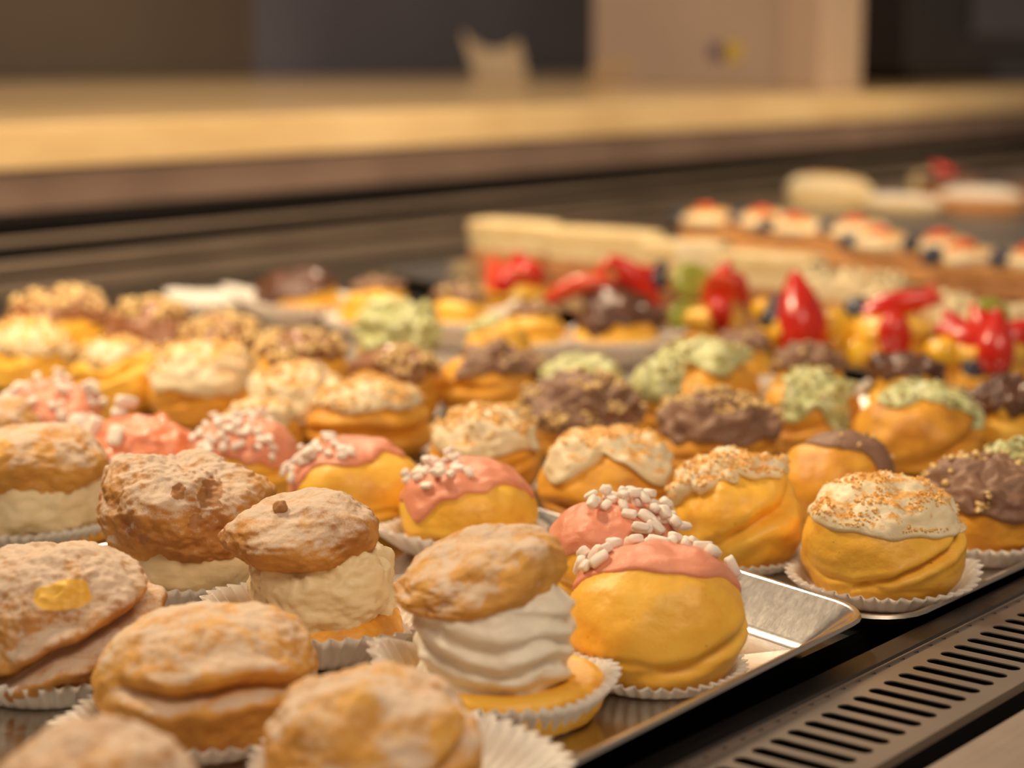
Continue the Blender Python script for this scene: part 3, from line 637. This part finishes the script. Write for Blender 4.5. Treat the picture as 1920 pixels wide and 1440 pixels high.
dust_bun(695, 1267, 425, .0415, 'dusted puff cut by the bottom frame edge', 62, ((.48, .05, .16, -70, 70, .35),), mat='dust_light', lump=.10, paper=dict(rb=.026, rt=.043, hh=.016, dx=.008, pull=((-10, 30, .006, 0),)))
dust_bun(388, 1146, 432, .041, 'dusted puff with a wide closed mouth across its front', 63, ((.56, .050, .30, -80, 56, -.04),), mat='dust_light', lump=.05, sharp=.72, sy=.92,
         paper=dict(rb=.029, rt=.040, hh=.009, dx=-.002, dy=-.001, pull=((-160, 16, .009, .003), (-60, 20, .003, 0))))
o, b, R, k = dust_bun(100, 1022, 398, .0495, 'dusted puff with a yellow custard spot on top', 64, ((.47, .05, .34, -66, 66, .40),), lump=.08, sharp=.76, res=2.6, dents=((.06, 1.08, .22, .05),), paper=dict(rb=.030, rt=.0375, hh=.010))
me = [c_ for c_ in COL.objects if c_.parent == o][0].data; me.materials.append(M['custard_dull'])
for pl in me.polygons:
    c = pl.center; e = ((c.x/b.R-.06)/.27)**2 + ((c.z/b.R-1.08)/.135)**2
    if c.y < 0 and e < 1+.7*vn((c.x/b.R, c.z/b.R, 0), 7, 3): pl.material_index = 1
def crown(cx, top, h, R, label, seed, base, cream, lid, mats, paper=None, cmat='pastry_cream', spots=(), knob=None):
    """base/cream/lid: R, h, z, dx, dy, extra keywords - in metres"""
    p = spot(cx, top, h); o = root('cream_puff', p+Vector((0, 0, .0008)), label, 'cream puff', 'sugar dusted cream puffs', R)
    for (nm, sp, m, nu) in (('choux_base', base, mats[0], 110), ('cream_filling', cream, cmat, 130), ('choux_lid', lid, mats[1], 150)):
        r_, h_, z_, dx, dy, kw = sp; kk = dict(lump=.08, rough=.02, sharp=.86); kk.update(kw); rid = kk.pop('ridge', None)
        b = Bun(r_, h_, seed+len(nm), zb=z_, off=(dx, dy), **kk)
        if rid:
            def fn(t, ph, b=b):
                u = sph(math.pi*t, ph); q = b.pt(u); zz = q.z-b.zb
                g = math.sin((zz + .16*(q.x-dx))*rid[0] + 3.4*vn((u[0], u[1], zz*30), 1.3, seed))
                g = math.copysign(abs(g)**.6, g) + .5*vn(u, 6, seed); s = 1+rid[1]*g*min(1, math.sin(math.pi*t)*1.4)
                return (q.x-dx)*s+dx, (q.y-dy)*s+dy, q.z
            v, f = grid_mesh(fn, nu, 100)
        else:
            if nm == 'choux_lid' and spots: nu = 260
            v, f = bun_mesh(b, nu, int(nu*.66))
        lidobj = mesh_obj(nm, v, f, M[m], o)
    if spots:                                             # bald baked pits in the dusted lid
        me = lidobj.data; me.materials.append(M['baked'])
        for pl in me.polygons:
            c = pl.center; u = ((c.x-b.off[0])/b.R, (c.z-b.zb)/b.R)
            if c.y < b.off[1]+.004:
                for sx, sz, rad in spots:
                    if math.hypot(u[0]-sx, u[1]-sz) < rad*(1+.5*vn((u[0], u[1], 0), 14, 3)): pl.material_index = 1
    if knob:
        kb = Bun(.0028, .0042, seed, lump=.2); v, f = bun_mesh(kb, 20, 14); q = b.pt(Vector(knob).normalized()); mesh_obj('baked_knob', v, f, M['baked'], o, loc=(q.x, q.y, q.z-.001))
    fit(o, h)
    if paper:
        a = heading(p); pp = dict(sy=1, pull=(), dx=0, dy=0); pp.update(paper)
        q = Vector((p.x + math.sin(a)*pp['dx'] + math.cos(a)*pp['dy'], p.y - math.cos(a)*pp['dx'] + math.sin(a)*pp['dy'], Z0))
        paper_case(q, a-math.pi/2, pp['rb'], pp['rt'], pp['hh'], seed, 'white paper case under the ' + label, pp['sy'], pp.get('flutes', 44), pp['pull'], pp.get('depth', .0022))
    return o
crown(945, 1002, .0618, .0315, 'filled crown puff with ridged whipped cream in front', 71, (.0322, .0260, 0, .0015, 0, dict(lump=.06, sharp=.75, flat=.6, bowl=.5)),
      (.0262, .0400, .010, -.0030, 0, dict(lump=.09, sharp=.55, ridge=(760, .040))), (.0272, .0225, .0385, -.0105, .002, dict(lump=.16, rough=.03, sharp=.9, tilt=(.42, .1), flat=.7)), ('choux', 'dust_light'),
      dict(rb=.0262, rt=.0360, hh=.0135, dx=-.0005, dy=-.001, pull=((170, 30, .008, .010), (0, 26, .0015, .002))), 'whip')
crown(580, 926, .0590, .031, 'tall crown puff with a small dusted lid over pale cream', 72, (.0300, .018, 0, .004, 0, dict(lump=.06, sharp=.6)),
      (.0262, .036, .006, .0035, -.001, dict(lump=.14, rough=.05, sharp=.55)), (.0282, .0225, .0345, -.0030, 0, dict(lump=.12, rough=.035, sharp=.85, tilt=(.10, .04), flat=.7)), ('choux_deep', 'dust'),
      dict(rb=.0265, rt=.042, hh=.016, dx=.003, pull=((-30, 40, .006, 0), (150, 30, .003, .002))), knob=(-.25, -.3, 1))
crown(348, 846, .0595, .036, 'largest crown puff, its dusted lid marked with brown pits', 73, (.0300, .014, 0, 0, 0, dict(lump=.06, sharp=.6)),
      (.0315, .030, .003, .002, 0, dict(lump=.08, sharp=.5)), (.0362, .0410, .0170, -.001, 0, dict(lump=.13, rough=.045, sharp=.9, tilt=(-.05, 0), flat=.75, dents=((.26, .84, .14, .07), (-.06, .90, .09, .05), (.10, .60, .08, .04), (-.2, .55, .12, .04), (.45, .5, .12, .05)))), ('choux_deep', 'dust'),
      dict(rb=.0270, rt=.038, hh=.012, dx=.002), spots=((.26, .84, .13), (-.06, .90, .08), (.10, .60, .07), (-.45, .40, .06)))
crown(58, 800, .0530, .033, 'bright dusted crown puff at the left frame edge', 74, (.0310, .012, 0, .004, 0, dict(lump=.06, sharp=.6)),
      (.0300, .038, .002, .001, -.002, dict(lump=.12, rough=.04, sharp=.5)), (.0325, .0280, .0240, 0, 0, dict(lump=.10, rough=.035, sharp=.84, tilt=(-.06, 0), flat=.7)), ('choux_deep', 'dust_light'),
      dict(rb=.0270, rt=.037, hh=.012))
crown(-35, 748, .0540, .030, 'sliver of a dusted crown puff farthest left', 75, (.0260, .012, 0, 0, 0, {}), (.0250, .036, .002, 0, 0, dict(sharp=.5)), (.0290, .026, .026, 0, 0, dict(lump=.1)), ('choux_deep', 'dust_light'))
# ================================================================ fruit tarts
def strawberry_mesh(L, Rr, seed, half=False):
    def fn(t, ph):
        z = 1-t; r = (math.sin(math.pi*min(1, t*.98+.02))**.55)*(.35+.65*t)*1.1 if t > 0 else 0
        x, y = math.cos(ph)*r, math.sin(ph)*r; n = 1+.10*vn((x, y, z), 1.5, seed)
        d = 1-.03*max(0, math.sin(ph*9+math.floor(t*12)*math.pi)*math.sin(t*12*math.pi))
        if half: y = max(y, -.12)
        return x*Rr*n*d, y*Rr*n*d, (z-.5)*L
    return grid_mesh(fn, 40, 30)
def slice_mesh(L, W, T, bend, seed):
    def fn(t, ph):
        s = t-.5; r = math.sin(math.pi*t)**.5; cx = s*L; cz = bend*L*(s*s*4-1)*-.5
        a, b_ = math.cos(ph), math.sin(ph); n = 1+.08*vn((s*3, a, b_), 1.3, seed)
        return cx + bend*0, a*T*r*n, cz + b_*W*r*n*(1-.25*s)
    return grid_mesh(fn, 28, 34)
def berry_mesh(r):
    def fn(t, ph):
        x, y, z = sph(math.pi*t, ph); k = 1-.10*math.exp(-((1-z)/.05)**2)*1.5 + .06*math.exp(-((z-.90)/.03)**2)*(1+.5*math.cos(5*ph)); return x*r*k, y*r*k, z*r*.92*k
    return grid_mesh(fn, 30, 24)
def kiwi_mesh(r, t_):
    def fn(t, ph):
        x, y, z = sph(math.pi*t, ph); g = lambda q: math.copysign(abs(q)**.45, q); rho = math.hypot(x, y)**.45
        n = 1+.03*math.cos(ph*3); return math.cos(ph)*rho*r*n, g(z)*t_, math.sin(ph)*rho*r*.85*n
    return grid_mesh(fn, 36, 20)
def tart(cx, top, w, h, label, seed, fruits, fill='custard', fcat='fruit tart', paper=None):
    p = spot(cx, top, h); k = px_size(p); R = w*k/2
    o = root('fruit_tart', p, label, fcat, 'fruit tarts with strawberries', R)
    b = Bun(R*.95, h, seed, 1.0, ((.55, .12, .10, -90, 100, 0),), .05, .015, sharp=.55); v, f = bun_mesh(b, 64, 40); mesh_obj('tart_shell', v, f, M['choux_deep'], o)
    c = Cap(b, (0, 0), 66, .15, .004, seed, .003); v, f = cap_mesh(c, 50, 18); mesh_obj('custard' if fill == 'custard' else 'chocolate_topping', v, f, M[fill], o)
    for n, (kd, px, py, sz, rot, dep) in enumerate(fruits):
        d = math.hypot(p.x, p.y) + dep; q = at_dist(px, py+7, d); s = 1.42*sz*px_size(q)
        inv = o.rotation_euler.z; dx, dy = q.x-p.x, q.y-p.y
        loc = Vector((dx*math.cos(-inv)-dy*math.sin(-inv), dx*math.sin(-inv)+dy*math.cos(-inv), q.z-p.z))
        loc.z = max(loc.z, s*.42 if kd in 'BM' else s*.2)
        ry = D(rot); rn = (n*1.7+seed) % 6.28
        if kd == 'S': v, f = strawberry_mesh(s, s*.36, seed+n); m, nm, r_ = 'straw', 'strawberry', (D(-12), ry, 0)
        elif kd == 'H': v, f = strawberry_mesh(s, s*.42, seed+n, True); m, nm, r_ = 'straw_in', 'strawberry', (D(-25), ry, 0)
        elif kd == 'L': v, f = slice_mesh(s, s*.13, s*.10, .22, seed+n); m, nm, r_ = 'straw', 'strawberry', (0, ry, 0)
        elif kd == 'O': v, f = slice_mesh(s, s*.13, s*.10, .22, seed+n); m, nm, r_ = 'straw_in', 'strawberry', (0, ry, 0)
        elif kd == 'B': v, f = berry_mesh(s/2); m, nm, r_ = 'berry', 'blueberry', (.3, .4, rn)
        elif kd == 'K': v, f = kiwi_mesh(s/2, s*.14); m, nm, r_ = 'kiwi', 'kiwi_slice', (D(-20), ry, .3)
        else: 
            v, f = Bun(s/2, s*.8, seed+n, lump=.1, zb=-s*.4), None; v, f = bun_mesh(v, 28, 18); m, nm, r_ = 'mango', 'mango_piece', (.2, .3, rn)
        mesh_obj(nm, v, f, M[m], o, loc=loc, rot=r_)
    return o
tart(972, 532, 135, .031, 'fruit tart with the leftmost heap of strawberries', 81, [('H', 935, 512, 62, -25, -.010), ('S', 968, 500, 55, 12, .008), ('S', 1002, 520, 66, 150, -.004), ('H', 985, 535, 62, 170, -.016), ('S', 945, 535, 55, 200, -.016), ('O', 1010, 545, 60, 30, -.010)])
tart(1160, 545, 150, .031, 'fruit tart with crossed strawberry slices and blueberries', 82, [('O', 1085, 545, 105, -18, -.012), ('O', 1135, 512, 62, -70, -.006), ('S', 1195, 512, 62, 70, .006), ('L', 1190, 540, 120, 52, -.010),
     ('B', 1236, 520, 26, 0, 0), ('B', 1152, 545, 34, 0, .004), ('B', 1240, 495, 20, 0, .01)], 'dark_choc')
tart(1330, 580, 150, .031, 'fruit tart with two kiwi pieces and a strawberry', 83, [('K', 1298, 520, 56, 10, .006), ('K', 1288, 590, 52, 30, -.014), ('S', 1352, 525, 66, 20, -.002), ('H', 1345, 548, 70, 200, -.010), ('S', 1352, 588, 56, 172, -.028), ('S', 1384, 535, 54, 150, .006)])
tart(1500, 600, 145, .032, 'fruit tart with one upright strawberry and mango', 84, [('S', 1500, 588, 128, -8, -.010), ('B', 1452, 592, 40, 0, -.006), ('B', 1462, 566, 34, 0, .004), ('M', 1432, 632, 36, 0, -.018), ('M', 1432, 572, 34, 0, .008), ('M', 1560, 610, 62, 0, .004)])
tart(1672, 600, 165, .032, 'fruit tart with a glinting strawberry and a long slice', 85, [('L', 1672, 592, 150, -24, 0), ('S', 1678, 634, 82, 172, -.028), ('B', 1612, 580, 46, 0, .006), ('B', 1643, 620, 36, 0, -.014), ('M', 1612, 650, 44, 0, -.018), ('L', 1738, 555, 50, -62, .002)])
tart(1850, 640, 170, .032, 'fruit tart with the widest strawberries and a kiwi piece', 86, [('S', 1818, 632, 100, -70, -.008), ('S', 1868, 634, 92, 0, -.026), ('S', 1850, 612, 84, -30, .006), ('S', 1908, 622, 84, 60, .002), ('K', 1858, 582, 50, 20, .010), ('B', 1830, 682, 40, 0, -.020), ('B', 1868, 684, 40, 0, -.022),
     ('M', 1766, 652, 50, 0, -.014), ('S', 1790, 600, 50, -40, .01)])
# ================================================================ slices and rolls further back
def slab(name, x, y, ang, L, W, layers, label, cat, group, extra=None):
    """layered slice: layers = [(part, material, height, inset)]"""
    o = tag(empty(name, (x, y, Z0+.0002), ang), label, cat, group); z = 0; REG.append((label, x, y, min(L, W)/2))
    for nm, m, hh, ins in layers:
        def fn(t, ph, hh=hh, z=z, ins=ins):
            u = sph(math.pi*t, ph); g = lambda q, e: math.copysign(abs(q)**e, q)
            n = 1+.03*vn(u, 2.5, x*40+z*900)+.012*vn(u, 9, x*10)
            return g(u[0], .28)*(L/2-ins)*n, g(u[1], .28)*(W/2-ins)*n, z + (g(u[2], .45)*.5+.5)*hh
        v, f = grid_mesh(fn, 56, 36); mesh_obj(nm, v, f, M[m], o); z += hh*.93
    if extra: extra(o, z)
    return o
def ivory(cx, top, h, L, label, topm='biscuit', base='sponge', W=.036, ang=96):
    p = spot(cx, top, h); return slab('cream_slice', p.x, p.y, D(ang), L, W, [('sponge_base', base, h*.42, .001), ('cream_layer', 'pastry_cream', h*.22, .0015), ('ivory_top', topm, h*.42, 0)], label, 'cake slice', 'ivory topped slices')
ivory(965, 414, .050, .098, 'ivory topped slice at the left end of its row')
ivory(1135, 430, .050, .120, 'ivory topped slice second from the left end of its row')
ivory(1250, 452, .048, .045, 'short ivory slice between the second and the bright one')
ivory(1318, 448, .052, .045, 'small bright ivory cube slice', topm='cream', ang=110)
ivory(1440, 474, .048, .100, 'ivory slice with greenish side behind the kiwi tart')
def nutty(cx, top, h, L, label, seed, ang=100):
    def ex(o, z):
        random.seed(seed); mb = MB(); pl = []
        for i in range(46): 
            s = random.uniform(.004, .009); pl.append((Vector((random.uniform(-L*.42, L*.42), random.uniform(-.014, .014), z+s*.3)), None, s))
        tag(bits_mesh(pl, seed).build('cream_chunks', M['pastry_cream'], o, True), kind='stuff')
    p = spot(cx, top, h); return slab('crumb_slice', p.x, p.y, D(ang), L, .036, [('sponge_base', 'flaky', h*.45, .001), ('cream_layer', 'pastry_cream', h*.40, .001)], label, 'cake slice', 'crumb topped slices', ex)
nutty(1600, 500, .048, .09, 'crumb topped slice behind the upright strawberry', 5)
nutty(1725, 540, .048, .09, 'crumb topped slice behind the glinting strawberry', 6)
nutty(1875, 560, .050, .09, 'crumb topped slice behind the widest strawberry tart', 7)
def berry_slice(cx, top, h, L, label, seed, dark=False, ang=100):
    def ex(o, z):
        random.seed(seed); n = max(2, int(L/.052))
        for i in range(n):
            x = -L/2 + L*(i+.5)/n
            b = Bun(L/n*.50, .018, seed+i, lump=.10, zb=z-.003, off=(x, random.uniform(-.003, .003))); v, f = bun_mesh(b, 36, 24); mesh_obj('cream_dollop', v, f, M['cream'], o)
            v, f = berry_mesh(.0105); mesh_obj('blueberry', v, f, M['berry'], o, loc=(x+L/n*.45, random.choice((.016, .013)), z+.006), rot=(.3, .5, i))
            v, f = berry_mesh(.0095); mesh_obj('blueberry', v, f, M['berry'], o, loc=(x-.004, -.013, z+.004), rot=(.3, .5, i))
            v, f = slice_mesh(.026, .004, .007, .15, seed+i); mesh_obj('strawberry', v, f, M['straw_in'], o, loc=(x+.004, .006, z+.0145), rot=(.3, .1, random.uniform(-.4, .4)))
    p = spot(cx, top, h); return slab('blueberry_slice', p.x, p.y, D(ang), L, .050, [('flaky_base', 'sponge' if dark else 'flaky', h*.34, 0), ('cream_layer', 'flaky', h*.05, .004), ('flaky_top', 'flaky', h*.22, .001)], label, 'cake slice', 'blueberry slices', ex)
berry_slice(1385, 378, .056, .13, 'leftmost blueberry topped flaky slice', 11)
berry_slice(1555, 395, .056, .13, 'second blueberry topped flaky slice from the left', 12)
berry_slice(1715, 420, .056, .12, 'third blueberry topped flaky slice from the left', 13)
berry_slice(1880, 445, .056, .12, 'blueberry topped flaky slice at the right frame edge', 14, True)
def oval(name, cx, top, h, L, W, ang, m, label, cat, part, cap=None):
    p = spot(cx, top, h); o = tag(empty(name, p, D(ang)), label, cat); REG.append((label, p.x, p.y, W/2))
    b = Bun(L/2, h, 5+int(cx), W/L, (), .06, .02, sharp=.6); v, f = bun_mesh(b, 64, 40); mesh_obj(part, v, f, M[m], o)
    if cap: c = Cap(b, (0, -10), 80, .12, .002, int(cx), .001); v, f = cap_mesh(c, 50, 16); mesh_obj('sugar_dusting' if cap == 'powder' else 'icing', v, f, M[cap], o)
    return o
oval('cream_roll', 1553, 330, .045, .125, .045, 100, 'biscuit', 'pale cream roll alone in the far row', 'pastry', 'roll_body', 'cream')
oval('sugar_pastry', 1690, 366, .022, .12, .05, 100, 'biscuit', 'flat pinkish pastry between the cream roll and the white oval one', 'pastry', 'pastry_body', 'powder')
oval('sugar_pastry', 1842, 352, .034, .12, .07, 100, 'flaky', 'white sugared oval pastry at the far right', 'pastry', 'pastry_body', 'powder')
def berry_cake(cx, top, h, w, label, seed, straw=True):
    p = spot(cx, top, h); k = px_size(p); o = tag(empty('berry_cake', p, heading(p)-math.pi/2), label, 'cake'); R = w*k/2; REG.append((label, p.x, p.y, R))
    b = Bun(R, h*.7, seed, lump=.05, sharp=.5); v, f = bun_mesh(b, 48, 30); mesh_obj('cake_body', v, f, M['sponge'], o)
    c = Cap(b, (0, 0), 70, .15, .004, seed, .003); v, f = cap_mesh(c, 40, 14); mesh_obj('chocolate_topping', v, f, M['dark_choc'], o)
    if straw:
        v, f = strawberry_mesh(.045, .015, seed); mesh_obj('strawberry', v, f, M['straw'], o, loc=(-R*.3, 0, h*.78), rot=(0, D(-55), 0))
    for i in range(4):
        v, f = berry_mesh(.009); mesh_obj('blueberry', v, f, M['berry'], o, loc=(R*(-.8+.5*i), -R*.3, h*.62), rot=(.3, .4, i))
    return o
berry_cake(1790, 308, .055, 130, 'dark chocolate cake with a strawberry in the farthest row', 31)
berry_cake(1912, 330, .034, 90, 'small berry cake at the far right frame edge', 32, False)
oval('biscuit', 1745, 322, .034, .06, .05, 100, 'biscuit', 'small pale biscuit left of the farthest chocolate cake', 'biscuit', 'biscuit_body')
